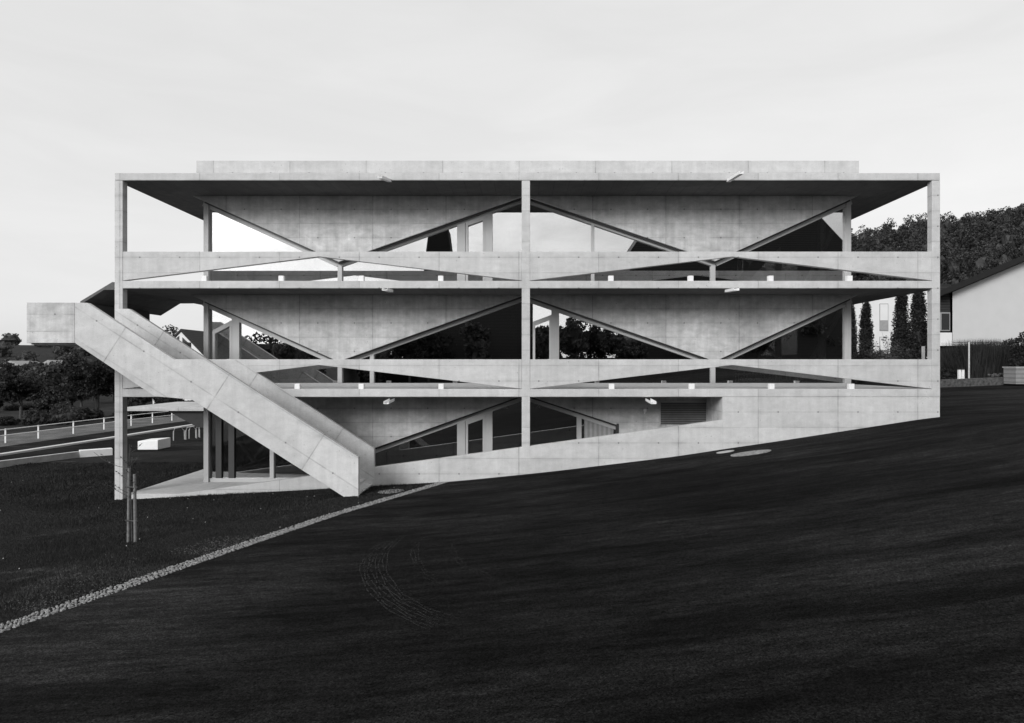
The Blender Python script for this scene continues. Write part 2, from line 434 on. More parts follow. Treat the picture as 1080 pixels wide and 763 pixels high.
column(XL-.003, PX(129.4), PZ(528)-.5, zR0+.004)
column(PX(983), XR+.003, z20-.002, zR0+.004)
column(PX(550.3), PX(559), PZ(503), zR0+.004)
column(XL, PX(129.4), -4.7, zR0, DEP-.3, DEP-.03); column(PX(983), XR, -3, zR0, DEP-.3, DEP-.03)

def bow(xa, xm, xb, yt, ym, yb):
    pts = [P(xa,yt), P(xb,yt), P(xb,yb), P(xm,ym), P(xa,yb)]
    return MB().prism(pts, .0, .20).build('parapet', 'concrete', B, .008)
for yt, ym, yb in ((265.6, 270.8, 296.1), (379.2, 385.2, 410.3)):
    bow(129.6, 336.5, 550.2, yt, ym, yb); bow(559.1, 772.5, 982.9, yt, ym, yb)
# sloping ground-floor parapet and the closed wall right of it
def base_y(x): return float(np.interp((x-553)/PXM, GX, GZ))
lo = [(PX(x), base_y(x)-.45) for x in (762,722,650,580,475,345,240,134)]
MB().prism([P(134,528.6), P(762,443.2)] + lo, 0, .22).build('ramp_parapet', 'concrete', B, .008)
MB().prism([(PX(762), z20+.01), (XR, z20+.01)] + [(PX(x), base_y(x)-.45) for x in (991.4,880,800,762)], 0.002, .25).build('base_wall', 'concrete', B, .008)
MB().box(PX(762), PX(762)+.25, .25, 2.0, -4.6, z20+.01).build('base_wall', 'concrete_wall', B)
MB().box(XR-.3, XR, .25, DEP, -4.6, z20+.01).build('base_wall', 'concrete_wall', B)

# hanging triangular walls on the glazing line
YW = 2.0; YG = 2.36
def hang(pts):
    return MB().prism([P(x,y,YW) for x,y in pts], YW, YW+.24).build('hanging_wall', 'concrete_wall', B, .006)
top3 = 386-(386-190.8)/rr(YW); top2 = 386-(386-304.7)/rr(YW); top1 = 386+(419.3-386)/rr(YW)
hang([(203,top3),(552.8,top3),(357,276.3)]); hang([(553.2,top3),(905,top3),(754.5,275.6)])
hang([(201,top2),(552.8,top2),(357,381.5)]); hang([(553.2,top2),(905,top2),(754.5,381.3)])
hang([(203,top1),(552.8,top1),(357,486.4)])
hang([(553.2,top1),(764,top1),(764,512),(651,512),(651,448.5)])

YF = 2.2
def zof(y): return PZ(y, YF)
def line_at(pts, x):
    (x0,y0),(x1,y1) = pts; return y0+(y1-y0)*(x-x0)/(x1-x0)
# diagonal frames below each hanging wall: a shadow gap and a steel strip
DI = {3: [((203,top3),(357,276.3)), ((357,276.3),(552.8,top3)), ((553.2,top3),(754.5,275.6)), ((754.5,275.6),(905,top3))],
      2: [((201,top2),(357,381.5)), ((357,381.5),(552.8,top2)), ((553.2,top2),(754.5,381.3)), ((754.5,381.3),(905,top2))],
      1: [((203,top1),(357,486.4)), ((357,486.4),(552.8,top1)), ((553.2,top1),(651,448.5))]}
FL = {3: z31, 2: z21, 1: zG}; CE = {3: zR0, 2: z30, 1: z20}
def diag(lv, x):
    for a in DI[lv]:
        if a[0][0] <= x <= a[1][0]: return line_at(a, x)
    return {3:top3,2:top2,1:top1}[lv]
XPL, XPR = PX(214.6,YF), PX(897.8,YF)
for lv in (3,2,1):
    for a in DI[lv]:
        (x0,y0),(x1,y1) = a
        if lv == 1 and x1 == 651: pass
        # keep the bars between the corner posts
        if x0 < 214.6: y0 = line_at(a, 214.6); x0 = 214.6
        if x1 > 897.8: y1 = line_at(a, 897.8); x1 = 897.8
        p, q = P(x0,y0,YW), P(x1,y1,YW)
        sgn = 1 if q[1] > p[1] else -1
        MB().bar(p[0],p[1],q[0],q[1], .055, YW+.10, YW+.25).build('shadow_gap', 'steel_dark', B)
        p, q = P(x0,y0,YF), P(x1,y1,YF)
        dx, dz = q[0]-p[0], q[1]-p[1]; L = math.hypot(dx,dz); nx, nz = dz/L*.055, -dx/L*.055
        f = MB().bar(p[0]+nx,p[1]+nz,q[0]+nx,q[1]+nz, .13, YW+.255, YW+.37).build('diagonal_frame', 'steel_frame', B, .004)
# glazing: windows between mullions, each with its own frame and pane
mull = {3: [214.6, 357.9, 486.2, 514.6, 553, 625.5, 752.8, 897.8],
        2: [214.6, 247.6, 357.9, 391.8, 553, 585.8, 752.8, 897.8],
        1: [214.6, 286, 357.9, 486.2, 514.6, 553, 611, 651]}
mw = {3: {357.9:4.6, 486.2:8.6, 514.6:9.4, 625.5:3.2, 752.8:4.4}, 2: {247.6:8,357.9:4.6,391.8:4.2,585.8:8,752.8:4.4}, 1: {286:4.2,357.9:4.4,486.2:8.6,514.6:9.4,611:5}}
DOORS = {(3,2), (2,0), (2,4), (1,3)}
def region(lv, x0, x1, inset=0.0):
    """outline of the glazed opening between two uprights, below the hanging walls"""
    xsn = [x0] + [p for p in (357,) if x0 < p < x1] + [p for p in (754.5,) if x0 < p < x1] + [x1]
    top = [(PX(x,YF), max(zof(diag(lv,x))-.06, FL[lv]+.35)) for x in xsn]
    top = [(a, min(b, CE[lv]-.002)) for a, b in top]
    return [(PX(x0,YF), FL[lv]+.10), (PX(x1,YF), FL[lv]+.10)] + top[::-1]
for lv in (3,2,1):
    m = mull[lv]
    for i in range(len(m)-1):
        x0, x1 = m[i], m[i+1]
        reg = region(lv, x0, x1)
        isdoor = (lv,i) in DOORS
        fr = MB()
        fr.box(PX(x0,YF), PX(x1,YF), YW+.262, YW+.368, FL[lv]-.0+.002, FL[lv]+.14)
        w = mw[lv].get(x1)
        if w:
            cx = PX(x1,YF); hw = w*rr(YF)/PXM/2
            fr.box(cx-hw, cx+hw, YW+.248, YW+.375, FL[lv]+.143, max(zof(diag(lv,x1))-.03, FL[lv]+.2))
        f = fr.build('door' if isdoor else 'window', 'steel_frame', B, .004)
        MB().prism(reg, YG, YG+.02).build('pane', 'lower_glass' if lv == 1 else 'window_glass', f)
        if isdoor:
            # leaf with raked top rail
            rail = {(3,2):[(491,None),(511.5,None)], (1,3):[(491,None),(511.5,None)], (2,0):[(223.5,348.5),(244,337.8)], (2,4):[(562,339.5),(582,332)]}[(lv,i)]
            (xa,ya),(xb,yb) = rail
            if ya is None: ya = diag(lv,xa)+5.5; yb = diag(lv,xb)+5.5
            A, Bq = P(xa,ya,YF), P(xb,yb,YF)
            lf = MB(); zf = FL[lv]+.145
            lf.bar(A[0],A[1],Bq[0],Bq[1], .15, YW+.243, YW+.365)
            lf.box(A[0], A[0]+.085, YW+.238, YW+.367, zf, A[1]-.02); lf.box(Bq[0]-.085, Bq[0], YW+.238, YW+.367, zf, Bq[1]-.02)
            lf.box(A[0]+.086, Bq[0]-.086, YW+.245, YW+.366, zf, zf+.12)
            lf.build('door_leaf', 'steel_frame', f, .004)
            MB().tube([(Bq[0]-.045, YW+.24, FL[lv]+1.0),(Bq[0]-.045, YW+.17, FL[lv]+1.0),(Bq[0]-.15, YW+.17, FL[lv]+1.0)], .011).build('handle', 'galvanised', f)
# corner posts
for lv in (3,2,1):
    MB().box(XPL, XPL+.175, YW+.20, YW+.37, FL[lv]+.002, CE[lv]-.002).build('corner_post', 'steel_frame', B, .004)
    if lv > 1: MB().box(XPR-.165, XPR, YW+.20, YW+.37, FL[lv]+.002, CE[lv]-.002).build('corner_post', 'steel_frame', B, .004)
# low white blocks on the slab edges and the drain spouts
for yb, xsb in ((296.3, (214.6,296,380.6,464.6,644.6,729,813.6,897)), (410.5, (313,380.6,465,645.4,730.2,814.6,899))):
    for x in xsb:
        cx, z = PX(x), PZ(yb)
        MB().box(cx-.085, cx+.085, .03, .19, z-.002, z+.172).build('support_block', 'white_block', B, .006)
def spout(x, z, yf, dip, w=.16):
    m = MB(); h = .085
    for (xa, xb, za, zb) in ((-w/2,w/2,0,.012),(-w/2,-w/2+.012,.0125,h),(w/2-.012,w/2,.0125,h)):
        m.prism_x([(.10,z+za),(.10,z+zb),(yf,z+zb-dip),(yf,z+za-dip)], x+xa, x+xb)
    return m.build('drain_spout', 'white_block', B)
for x, z, yf, dip in ((PX(410.5), zR0-.02, -1.45, .30), (PX(769), zR0-.02, -1.3, .12)): spout(x, z, yf, dip, .13)
for x, z in ((PX(411.5), z30-.11), (PX(768), z30-.11), (PX(413), z20-.12), (PX(684), z20-.12)): spout(x, z, -.9, .05, .17)
# recess with roller shutter, wall lamp, louvred hatch
q0, q1 = P(696.6,424.6,YW), P(744.5,447.6,YW)
rs = MB().box(q0[0], q1[0], YW-.03, YW-.004, q1[1], q0[1]).build('roller_shutter', 'roller_slats', B)
fr = MB(); fr.box(q0[0]-.05,q0[0]-.001,YW-.05,YW-.003,q1[1]-.05,q0[1]+.05); fr.box(q1[0]+.001,q1[0]+.05,YW-.05,YW-.003,q1[1]-.05,q0[1]+.05); fr.box(q0[0],q1[0],YW-.05,YW-.003,q0[1]+.001,q0[1]+.05); fr.build('guide_frame', 'steel_frame', rs)
lx, lz = P(680,433.5,YW)
lm = MB(); lm.box(lx-.045,lx+.045,YW-.12,YW-.002,lz-.02,lz+.07); lm.tube([(lx,YW-.06,lz-.02),(lx-.02,YW-.06,lz-.10)],[.03,.018]); lm.build('wall_lamp', 'white_block', B, .005)
MB().prism([P(617,438.6,YW),P(648,449.2,YW),P(648,495,YW),P(617,495,YW)], YG-.06, YG-.02).build('louvre_panel', 'louvre_slats', B)
MB().box(PX(650.2,YW), PX(652.6,YW), YW-.02, YW+.34, zG, zof(446.5)).build('frame_upright', 'steel_dark', B)
# side glazing with raking members, left and right, and the rear wall
for sx, XS in ((1, XPL+.05), (-1, XPR-.05)):
    for lv in (3,2,1):
        if lv == 1 and sx == -1: continue
        z0, z1 = FL[lv], CE[lv]
        g = MB().box(min(XS,XS+sx*.02), max(XS,XS+sx*.02), YW+.22, DEP-1.2, z0+.1, z1-.01)
        fr = MB()
        for yy in (4.35, 9.0, DEP-1.3): fr.box(min(XS-sx*.02,XS+sx*.14), max(XS-sx*.02,XS+sx*.14), yy, yy+.22, z0+.003, z1-.003)
        fr.box(min(XS-sx*.02,XS+sx*.12), max(XS-sx*.02,XS+sx*.12), 2.25, DEP-1.3, z0+.003, z0+.12)
        for ya, za, yb_, zb in ((2.3,z1-.15,6.6,z0+.12),(6.6,z0+.12,DEP-1.4,z1-.15)):
            fr.prism_x([(ya,za),(yb_,zb),(yb_,zb+.16),(ya,za+.14)], min(XS-sx*.01,XS+sx*.10), max(XS-sx*.01,XS+sx*.10))
        w = fr.build('side_window', 'steel_frame', B); g.build('pane', 'clear_glass', w)
for lv in (3,2,1):
    z0, z1 = FL[lv], CE[lv]
    # rear wall keeps wide openings to the right of the core
    a, b = (8.6, 11.3) if lv > 1 else (5.0, 5.2)
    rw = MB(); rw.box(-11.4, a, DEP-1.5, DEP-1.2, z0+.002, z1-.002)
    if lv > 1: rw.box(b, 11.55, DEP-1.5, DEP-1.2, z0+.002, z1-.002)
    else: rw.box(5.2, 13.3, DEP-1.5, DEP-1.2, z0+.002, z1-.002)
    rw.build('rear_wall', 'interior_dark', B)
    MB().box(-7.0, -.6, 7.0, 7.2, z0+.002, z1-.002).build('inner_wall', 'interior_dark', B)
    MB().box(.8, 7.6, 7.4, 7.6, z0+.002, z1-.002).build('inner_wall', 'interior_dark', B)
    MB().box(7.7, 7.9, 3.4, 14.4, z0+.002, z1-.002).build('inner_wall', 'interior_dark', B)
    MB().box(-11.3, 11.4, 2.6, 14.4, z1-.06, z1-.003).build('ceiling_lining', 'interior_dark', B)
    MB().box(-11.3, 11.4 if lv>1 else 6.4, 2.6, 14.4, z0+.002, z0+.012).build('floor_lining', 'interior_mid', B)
    # inner raking struts seen through the glass
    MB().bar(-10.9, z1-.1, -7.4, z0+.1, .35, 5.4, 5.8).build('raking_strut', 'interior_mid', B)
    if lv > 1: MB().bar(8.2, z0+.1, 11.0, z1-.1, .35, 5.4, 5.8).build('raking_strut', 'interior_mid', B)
for px_ in (229.5, 243):
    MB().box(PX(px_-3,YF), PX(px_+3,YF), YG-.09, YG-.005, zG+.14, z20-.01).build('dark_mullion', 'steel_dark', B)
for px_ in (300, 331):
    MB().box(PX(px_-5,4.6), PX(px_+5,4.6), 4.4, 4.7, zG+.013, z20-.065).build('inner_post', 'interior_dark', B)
for k_ in range(7):
    cx_ = PX(782+k_*9, 3.6)
    ch = MB(); ch.box(cx_-.2,cx_+.2,3.4,3.8,z21+.44,z21+.47); ch.prism([(cx_-.19,z21+.55),(cx_+.19,z21+.55),(cx_+.17,z21+.86),(cx_-.17,z21+.86)],3.78,3.81)
    for ax in (-.17,.17):
        for ay in (3.43,3.77): ch.box(cx_+ax-.012,cx_+ax+.012,ay-.012,ay+.012,z21+.013,z21+.438 if ay<3.5 else z21+.85)
    o_ = ch.build('chair', 'shade_grey'); setp(o_, 'slim pale chair of the row standing behind the middle-floor glass at the right', 'chair', 'chairs behind the middle-floor glass')
for x, y in ((533,430), (567.5,430)):
    px_, pz_ = PX(x, 3.4), PZ(y, 3.4)
    lamp = MB().tube([(px_,3.4,z20-.06),(px_,3.4,pz_+.1)], .008).tube([(px_,3.4,pz_+.11),(px_,3.4,pz_-.04)], [.03,.11], 14).build('pendant_lamp', 'white_block', B)

# exterior stair: near and far cheeks, landings, treads
ST = empty('stair', (PX(300), -1.1, -4.1)); ST.parent = B; ST.location = Vector((PX(300), -1.1, -4.1)) - B.location
YN = -2.16; TN = .17
def PN(x, y): return P(x, y, YN)
near = [PN(78.8,319.4), PN(92,319.6), PN(183.4,379.2), PN(217.5,379.2), PN(378,482.3), PN(378,534.2), PN(202,421.6), PN(162.6,418.2), PN(78.8,362)]
MB().prism([PN(28,319.2),PN(78.6,319.4),PN(78.6,362),PN(28,362)], YN+.002, YN+TN).build('near_cheek', 'concrete_wall', ST, .008)
MB().prism(near, YN, YN+TN).build('near_cheek', 'concrete_stair', ST, .010)
far = [P(121.2,325.9), P(136.3,325.9), P(219,379.8), P(250,379.8), P(394.6,473.2), (PX(394.6), -4.25), (PX(360),-4.1), P(236,418.5), P(199.5,415.5), P(124,364.2), P(121.2,364.2)]
MB().prism(far, -.010, .17).build('far_cheek', 'concrete_stair', ST, .010)
def flight(xa, za, xb, zb, n, y0, y1, waist=.22):
    """steps from (xa,za) down to (xb,zb); saw-tooth top, raking soffit"""
    top = []; dx = (xb-xa)/n; dz = (za-zb)/n; z = za
    top.append((xa, za))
    for i in range(n):
        z -= dz; x = xa+dx*i
        top.append((x, z)); top.append((x+dx, z))
    bot = [(xb, max(zb-.05, -4.6)), (xa, za-waist-.12)]
    return MB().prism(top+bot, y0, y1).build('steps', 'concrete', ST)
y0s, y1s = YN+TN+.002, -.012
flight(PX(250)+.02, z21, PX(401), -4.06, 19, y0s, y1s)
MB().box(PX(219), PX(250)+.018, y0s, y1s, z21-.22, z21).build('landing', 'concrete', ST)
zU = PZ(325.9)-.97
# upper flight climbs to the left
top = []; n = 10; xa, xb = PX(219)-.002, PX(136.3); z = z21
pts = [(xa, z21-.22)]
for i in range(n):
    z = z21 + (zU-z21)*(i+1)/n
    x = xa + (xb-xa)*i/n; pts.append((x, z)); pts.append((xa+(xb-xa)*(i+1)/n, z))
pts.append((xb, zU-.34))
pts[0] = (xa, z21-.22); pts.insert(1, (xa, z21)) if False else None
MB().prism(pts, y0s, y1s).build('steps', 'concrete', ST)
xE = PN(28,0)[0]
MB().box(xE, xb-.002, y0s, 4.2, zU-.28, zU).build('landing', 'concrete', ST)
MB().box(xE, xE+.17, y0s, .31, zU+.002, PZ(325.9)).build('end_wall', 'concrete_stair', ST, .01)
# raking soffit of the third flight, rising to the right behind the column
r1 = rr(.30); A_ = 352.3*r1
def tz(Xp): return (A_ + .607*Xp)/PXM
X0, X1 = xE, -330/PXM
x1p = (z30*PXM - A_ + 3)/.607/PXM
xT = (z31*PXM - A_)/.607/PXM
MB().prism([(X0, tz(X0*PXM)), (xT, z31-.004), (XL-.004, z31-.004), (XL-.004, z30), (x1p, z30-.003), (X0, tz(X0*PXM)-.11)], .30, 5.35).build('raking_slab', 'concrete_shaded', ST)  # underside shade is put into the darker concrete colour
MB().prism_x([(.312, zU+.002), (4.2, zU+.002), (4.2, tz(X0*PXM)-.06), (.312, tz(X0*PXM)-.06)], X0+.004, X0+.18).build('end_wall', 'concrete_shaded', ST)  # inward face, its shade painted in with the darkened concrete

# low canopy at the rear left corner
cz = -43.4*rr(9)/PXM
cp = MB().box(PX(134,9), -12.0, 9.0, 13.6, cz-.19, cz).build('canopy', 'concrete', B, .01)
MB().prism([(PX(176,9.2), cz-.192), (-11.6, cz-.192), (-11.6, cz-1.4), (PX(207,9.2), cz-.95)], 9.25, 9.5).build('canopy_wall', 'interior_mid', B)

# ------------------------------------------------------------------ foliage tools
def ico_blob(c, rad, n=2, amp=.25):
    bm = bmesh.new(); bmesh.ops.create_icosphere(bm, subdivisions=n, radius=1)
    vs = np.array([v.co[:] for v in bm.verts]); ph = rng.uniform(0, 6, 3)
    f = 1 + amp*np.sin(vs[:,0]*4+ph[0])*np.cos(vs[:,1]*4+ph[1]) + amp*.6*np.sin(vs[:,2]*6+ph[2])
    vs = vs*f[:,None]*np.array(rad)+np.array(c)
    F = np.array([[v.index for v in fa.verts] for fa in bm.faces]); bm.free(); return vs[F].reshape(-1,3)
def leaf_tris(cen, size, up=.3):
    n = len(cen); a = rng.normal(size=(n,3)); a /= np.linalg.norm(a,axis=1)[:,None]
    b = rng.normal(size=(n,3)); b -= (a*b).sum(1)[:,None]*a; b /= np.linalg.norm(b,axis=1)[:,None]
    s = size*rng.uniform(.6,1.3,(n,1))
    V = np.zeros((n,3,3)); V[:,0] = cen-a*s*.6-b*s*.4; V[:,1] = cen+a*s*.6-b*s*.3; V[:,2] = cen+b*s*.8; return V.reshape(-1,3)
def crown_verts(c, rad, clumps, per, size, spread=.34, core=.72):
    c = np.array(c); rad = np.array(rad); out = []
    d = rng.normal(size=(clumps,3)); d /= np.linalg.norm(d,axis=1)[:,None]
    rr_ = rng.uniform(.55,1.0,(clumps,1)); cc = c + d*rr_*rad
    for q in cc:
        s = spread*rad.mean()*rng.uniform(.6,1.3)
        p = rng.normal(size=(per,3)); p /= np.linalg.norm(p,axis=1)[:,None]; p *= rng.uniform(.5,1,(per,1))*s*np.array([1,1,.75])
        out.append(leaf_tris(q+p, size))
    if core: out.append(ico_blob(c, rad*core*.82, 2, .25))
    return np.concatenate(out)
def tree(name, x, Yd, zb, H, rx, mat, label, cat='tree', clumps=60, per=60, size=.2, trunk=.16, cb=.35, group=None, core=.72, lobes=1):
    """trunk with limbs and a crown; x, Yd on the ground, H full height"""
    t = empty(name, (x, Yd, zb), label, cat, group)
    ch = H*(1-cb); cz_ = zb + H*cb + ch/2
    m = MB(); bend = random.uniform(-.2,.2)
    m.tube([(x,Yd,zb-.2),(x+bend*.4,Yd,zb+H*.25),(x+bend,Yd,zb+H*.6),(x+bend,Yd,zb+H*.88)], [trunk,trunk*.75,trunk*.5,trunk*.15])
    for k in range(6):
        a = k*1.05+random.uniform(-.3,.3); h0 = zb+H*random.uniform(.28,.55)
        m.tube([(x+bend*.6,Yd,h0),(x+math.cos(a)*rx*.5,Yd+math.sin(a)*rx*.5,h0+H*.14),(x+math.cos(a)*rx*.8,Yd+math.sin(a)*rx*.8,h0+H*.26)], [trunk*.4,trunk*.25,trunk*.08], 5)
    m.build('trunk', 'bark', t)
    if lobes == 1: V = crown_verts((x,Yd,cz_), (rx,rx,ch/2), clumps, per, size, core=core)
    else:
        vs = []
        for k in range(lobes):
            a = k*2.4; q = .5 if k else 0; f = 1 if k == 0 else random.uniform(.5,.7)
            vs.append(crown_verts((x+math.cos(a)*rx*q, Yd+math.sin(a)*rx*q, cz_+random.uniform(-.25,.3)*ch*(q>0)), (rx*.75*f,rx*.75*f,ch/2*.85*f), clumps//lobes+4, per, size, core=core))
        V = np.concatenate(vs)
    link('crown', quads_mesh('crown', V, 3), mat, t); return t
def bush(name, x, Yd, zb, rx, ry, h, mat, label, clumps=40, per=50, size=.12, cat='bush', group=None, core=.8):
    V = crown_verts((x,Yd,zb+h*.48), (rx,ry,h*.52), clumps, per, size, core=core)
    V -= np.array([x,Yd,zb])
    o = link(name, quads_mesh(name, V, 3), mat); o.location = (x,Yd,zb); return setp(o, label, cat, group)

def atd(x, d): return (x-553)/720*d
def azd(y, d): return (386-y)/720*d

# wooded hill on the right: one mass
vs = []
for row, dd in enumerate(np.linspace(88, 200, 17)):
    Yh = dd - D
    for Xh in np.arange(30, 175, 3.3):
        xj = Xh + rng.uniform(-2,2); yj = Yh + rng.uniform(-3,3); px_ = 553 + xj/(yj+D)*720
        if px_ < 740 or px_ > 1140: continue
        g = float(gz(xj,yj) + hill(xj,yj)); s = rng.uniform(1.4,2.6); h = s*rng.uniform(1.1,1.9)
        if rng.random() < .12: s *= .7; h *= 1.2
        vs.append(crown_verts((xj,yj,g+h*.85), (s,s,h), 28, 32, .31, core=.62))
setp(link('forest', quads_mesh('forest', np.concatenate(vs), 3), 'leaf_hill'), kind='stuff')
# far low woods on the left
vs = []
for dd in (135,165,200,240,290,340):
    Yh = dd-D
    for Xh in np.arange(-dd*.86, -dd*.40, 7):
        if rng.random() < .30: continue
        xj = Xh+rng.uniform(-3,3); yj = Yh+rng.uniform(-8,8); g = float(gz(xj,yj)+hill(xj,yj)); s = rng.uniform(2.5,4.5)
        vs.append(crown_verts((xj,yj,g+s*.7), (s,s,s*.9), 16, 26, .6, core=.8))
setp(link('distant_woods', quads_mesh('distant_woods', np.concatenate(vs), 3), 'leaf_mid'), kind='stuff')

GLf = lambda x, y: float(gz(x,y)+hill(x,y))
# trees beyond the fence on the left
def lt(px_, d, topy, rxp, mat, label, **kw):
    x = atd(px_, d); Yd = d-D; zb = GLf(x, Yd); H = azd(topy, d)-zb
    return tree('broadleaf_tree', x, Yd, zb, H, rxp*d/720, mat, label, group='trees beyond the roadside fence', **kw)
lt(102, 62, 362, 40, 'leaf_dark', 'big dark round-crowned tree just left of the building beyond the railing', clumps=200, per=70, size=.17, cb=.2, lobes=5, trunk=.22)
lt(22, 58, 392, 33, 'leaf_dark', 'wide low dark tree with two thin trunks at the far left', clumps=100, per=70, size=.17, cb=.42, lobes=3)
lt(62, 84, 380, 26, 'leaf_mid', 'paler tree behind between the two dark trees on the left', clumps=90, per=60, size=.22, cb=.25, lobes=3)
lt(33, 105, 383, 22, 'leaf_mid', 'mid-grey rounded tree on the slope behind the wide dark tree', clumps=70, per=60, size=.25, cb=.2, lobes=2)
lt(0, 95, 380, 20, 'leaf_dark', 'dark tree cut by the left edge of the photo', clumps=70, per=60, size=.25, cb=.2, lobes=2)
lt(52, 66, 418, 12, 'leaf_dark', 'small dense dark tree behind the railing', clumps=40, per=60, size=.16, cb=.15)
lt(150, 66, 398, 22, 'leaf_dark', 'dark tree behind the left column above the rear canopy', clumps=80, per=60, size=.18, cb=.2, lobes=3)
lt(178, 72, 418, 20, 'leaf_dark', 'dark tree crown low between the left column and the glazed corner', clumps=70, per=60, size=.2, cb=.2, lobes=2)
lt(140, 60, 420, 10, 'leaf_dark', 'slim dark tree right beside the left column', clumps=40, per=60, size=.14, cb=.2)
for i_, (px_, d_, ty_, rp_) in enumerate(((40,128,381,22),(74,132,377,24),(96,128,375,22),(22,135,384,20),(-12,100,388,18),(12,120,386,18),(48,112,388,18),(75,118,380,20),(98,96,384,20),(60,96,404,18),(36,88,408,18),(12,82,404,16),(86,80,398,18),(120,90,392,20),(-4,72,412,16),(140,92,404,20),(165,95,408,20),(195,98,412,22),(70,75,412,12),(210,84,424,16))):
    lt(px_, d_, ty_, rp_, ('leaf_dark','leaf_mid','leaf_dark')[i_%3], 'leafy tree in the thick belt of trees behind the road on the left', clumps=56, per=46, size=.26, cb=.12, lobes=2)
for px_, d, rp, ty, m_, lb in ((8,54,12,440,'leaf_dark','dark low shrub at the far left behind the railing'),(85,57,12,436,'leaf_dark','dark shrub between the pale shrub and the big tree'),(20,75,16,428,'leaf_dark','dark shrub under the wide tree'),(68,58,14,424,'leaf_mid','pale rounded shrub behind the railing'), (95,60,16,432,'leaf_dark','dark shrub at the foot of the big tree'), (40,56,10,437,'leaf_dark','low dark shrub beside the pale rounded shrub'),
                          (128,60,12,436,'leaf_dark','shrub behind the left column'), (160,62,18,434,'leaf_dark','broad dark shrub under the rear canopy'), (200,66,16,437,'leaf_dark','dark shrub beside the glazed corner')):
    x = atd(px_,d); zb = GLf(x,d-D); bush('shrub', x, d-D, zb, rp*d/720, rp*d/720*.7, azd(ty,d)-zb, m_, lb, clumps=44, per=50, size=.13)
hx0, hx1 = atd(30,54), atd(75,54)
V = []
for t in np.linspace(0,1,12):
    x = hx0+(hx1-hx0)*t; zb = GLf(x, 54-D); V.append(crown_verts((x,54-D,zb+.55),(.6,.5,.6),14,40,.09,core=.85))
setp(link('hedge', quads_mesh('hedge', np.concatenate(V), 3), 'leaf_dark'), 'low clipped dark hedge along the railing on the left', 'hedge')

# ------------------------------------------------------------------ left side: paths, kerbs, fence, furniture
def poly_sheet(name, mat, pts, off):
    bm = bmesh.new(); vs_ = [bm.verts.new((x,y,0)) for x,y in pts]; f = bm.faces.new(vs_)
    if f.normal.z < 0: f.normal_flip()
    bmesh.ops.triangulate(bm, faces=[f])
    for _ in range(3): bmesh.ops.subdivide_edges(bm, edges=bm.edges, cuts=1, use_grid_fill=True)
    for v in bm.verts: v.co.z = float(gz(v.co.x,v.co.y))+off
    bm.normal_update()
    for f in bm.faces:
        if f.normal.z < 0: f.normal_flip()
    me = bpy.data.meshes.new(name); bm.to_mesh(me); bm.free(); o = link(name, me, mat); o['kind'] = 'structure'; return o
near_e = [(-30,-6),(-26.5,0),(-23.4,8),(-22.1,11.2),(-20.2,13.1),(-17.1,13.9),(-9,15.9)]
kerbl = [(-36,-6),(-30.5,2),(-26.5,12),(-25.7,20.2),(-25.1,29.2),(-23,46),(-19,70)]
poly_sheet('path', 'asphalt', near_e + [(-9,70)] + kerbl[::-1], .02)
def off_line(L, o): 
    out = []
    for i, p in enumerate(L):
        a = Vector(L[max(i-1,0)]); b = Vector(L[min(i+1,len(L)-1)]); t = (b-a).normalized(); out.append((p[0]-t.y*o, p[1]+t.x*o))
    return out
poly_sheet('side_road', 'asphalt', kerbl + off_line(kerbl, 3.4)[::-1], .012)
poly_sheet('verge', 'verge', off_line(kerbl, 3.5) + off_line(kerbl, 9)[::-1], .012)
def strip(name, L, w, h, mat, kind=None, label=None, cat=None):
    bm = bmesh.new(); A_l = off_line(L, -w/2); B_l = off_line(L, w/2); rings = []
    for a, b in zip(A_l, B_l):
        za = float(gz(*a)); zb = float(gz(*b))
        rings.append([bm.verts.new((a[0],a[1],za-.1)), bm.verts.new((a[0],a[1],za+h)), bm.verts.new((b[0],b[1],zb+h)), bm.verts.new((b[0],b[1],zb-.1))])
    for r0, r1_ in zip(rings, rings[1:]):
        for k in range(3): bm.faces.new((r0[k], r0[k+1], r1_[k+1], r1_[k]))
    bm.faces.new(rings[0]); bm.faces.new(rings[-1][::-1])
    bmesh.ops.recalc_face_normals(bm, faces=bm.faces)
    me = bpy.data.meshes.new(name); bm.to_mesh(me); bm.free(); o = link(name, me, mat, None, .01)
    return setp(o, label, cat, None, kind)
strip('road_kerb', kerbl, .42, .12, 'render_white', 'structure')
strip('low_wall', [(-26.5,0),(-23.3,8),(-22.0,11.2)], .25, .30, 'kerb_stone', None, 'low grey kerb wall along the far edge of the lawn', 'wall')
strip('bench_block', [(-22.0,11.25),(-20.9,12.1)], .5, .34, 'white_block', None, 'short pale concrete block at the end of the low kerb wall', 'bench')
bb = MB(); x0b, x1b = atd(145,36.2), atd(180,37.5)
bb.prism([(x0b,-4.46),(x1b,-4.46),(x1b,-3.93),(x0b,-4.0)], 13.7, 15.0)
setp(bb.build('bench_block', 'white_block', None, .03), 'large white concrete block seat standing on the path right of the left column', 'bench')
# bicycle hoops
rk = empty('bicycle_rack', (atd(198,42), 19.5, -4.45), 'row of pale metal bicycle hoops under the rear canopy', 'bicycle rack')
for i, px_ in enumerate((183, 196, 199.5, 206.5, 210)):
    d = 41+i*.5; x = atd(px_, d); z0 = float(gz(x, d-D))
    MB().tube([(x,d-D,z0),(x,d-D,z0+.55),(x+.05,d-D+.05,z0+.75),(x+.25,d-D+.4,z0+.78),(x+.35,d-D+.6,z0+.55),(x+.37,d-D+.6,z0)], .03, 6).build('hoop', 'galvanised', rk)
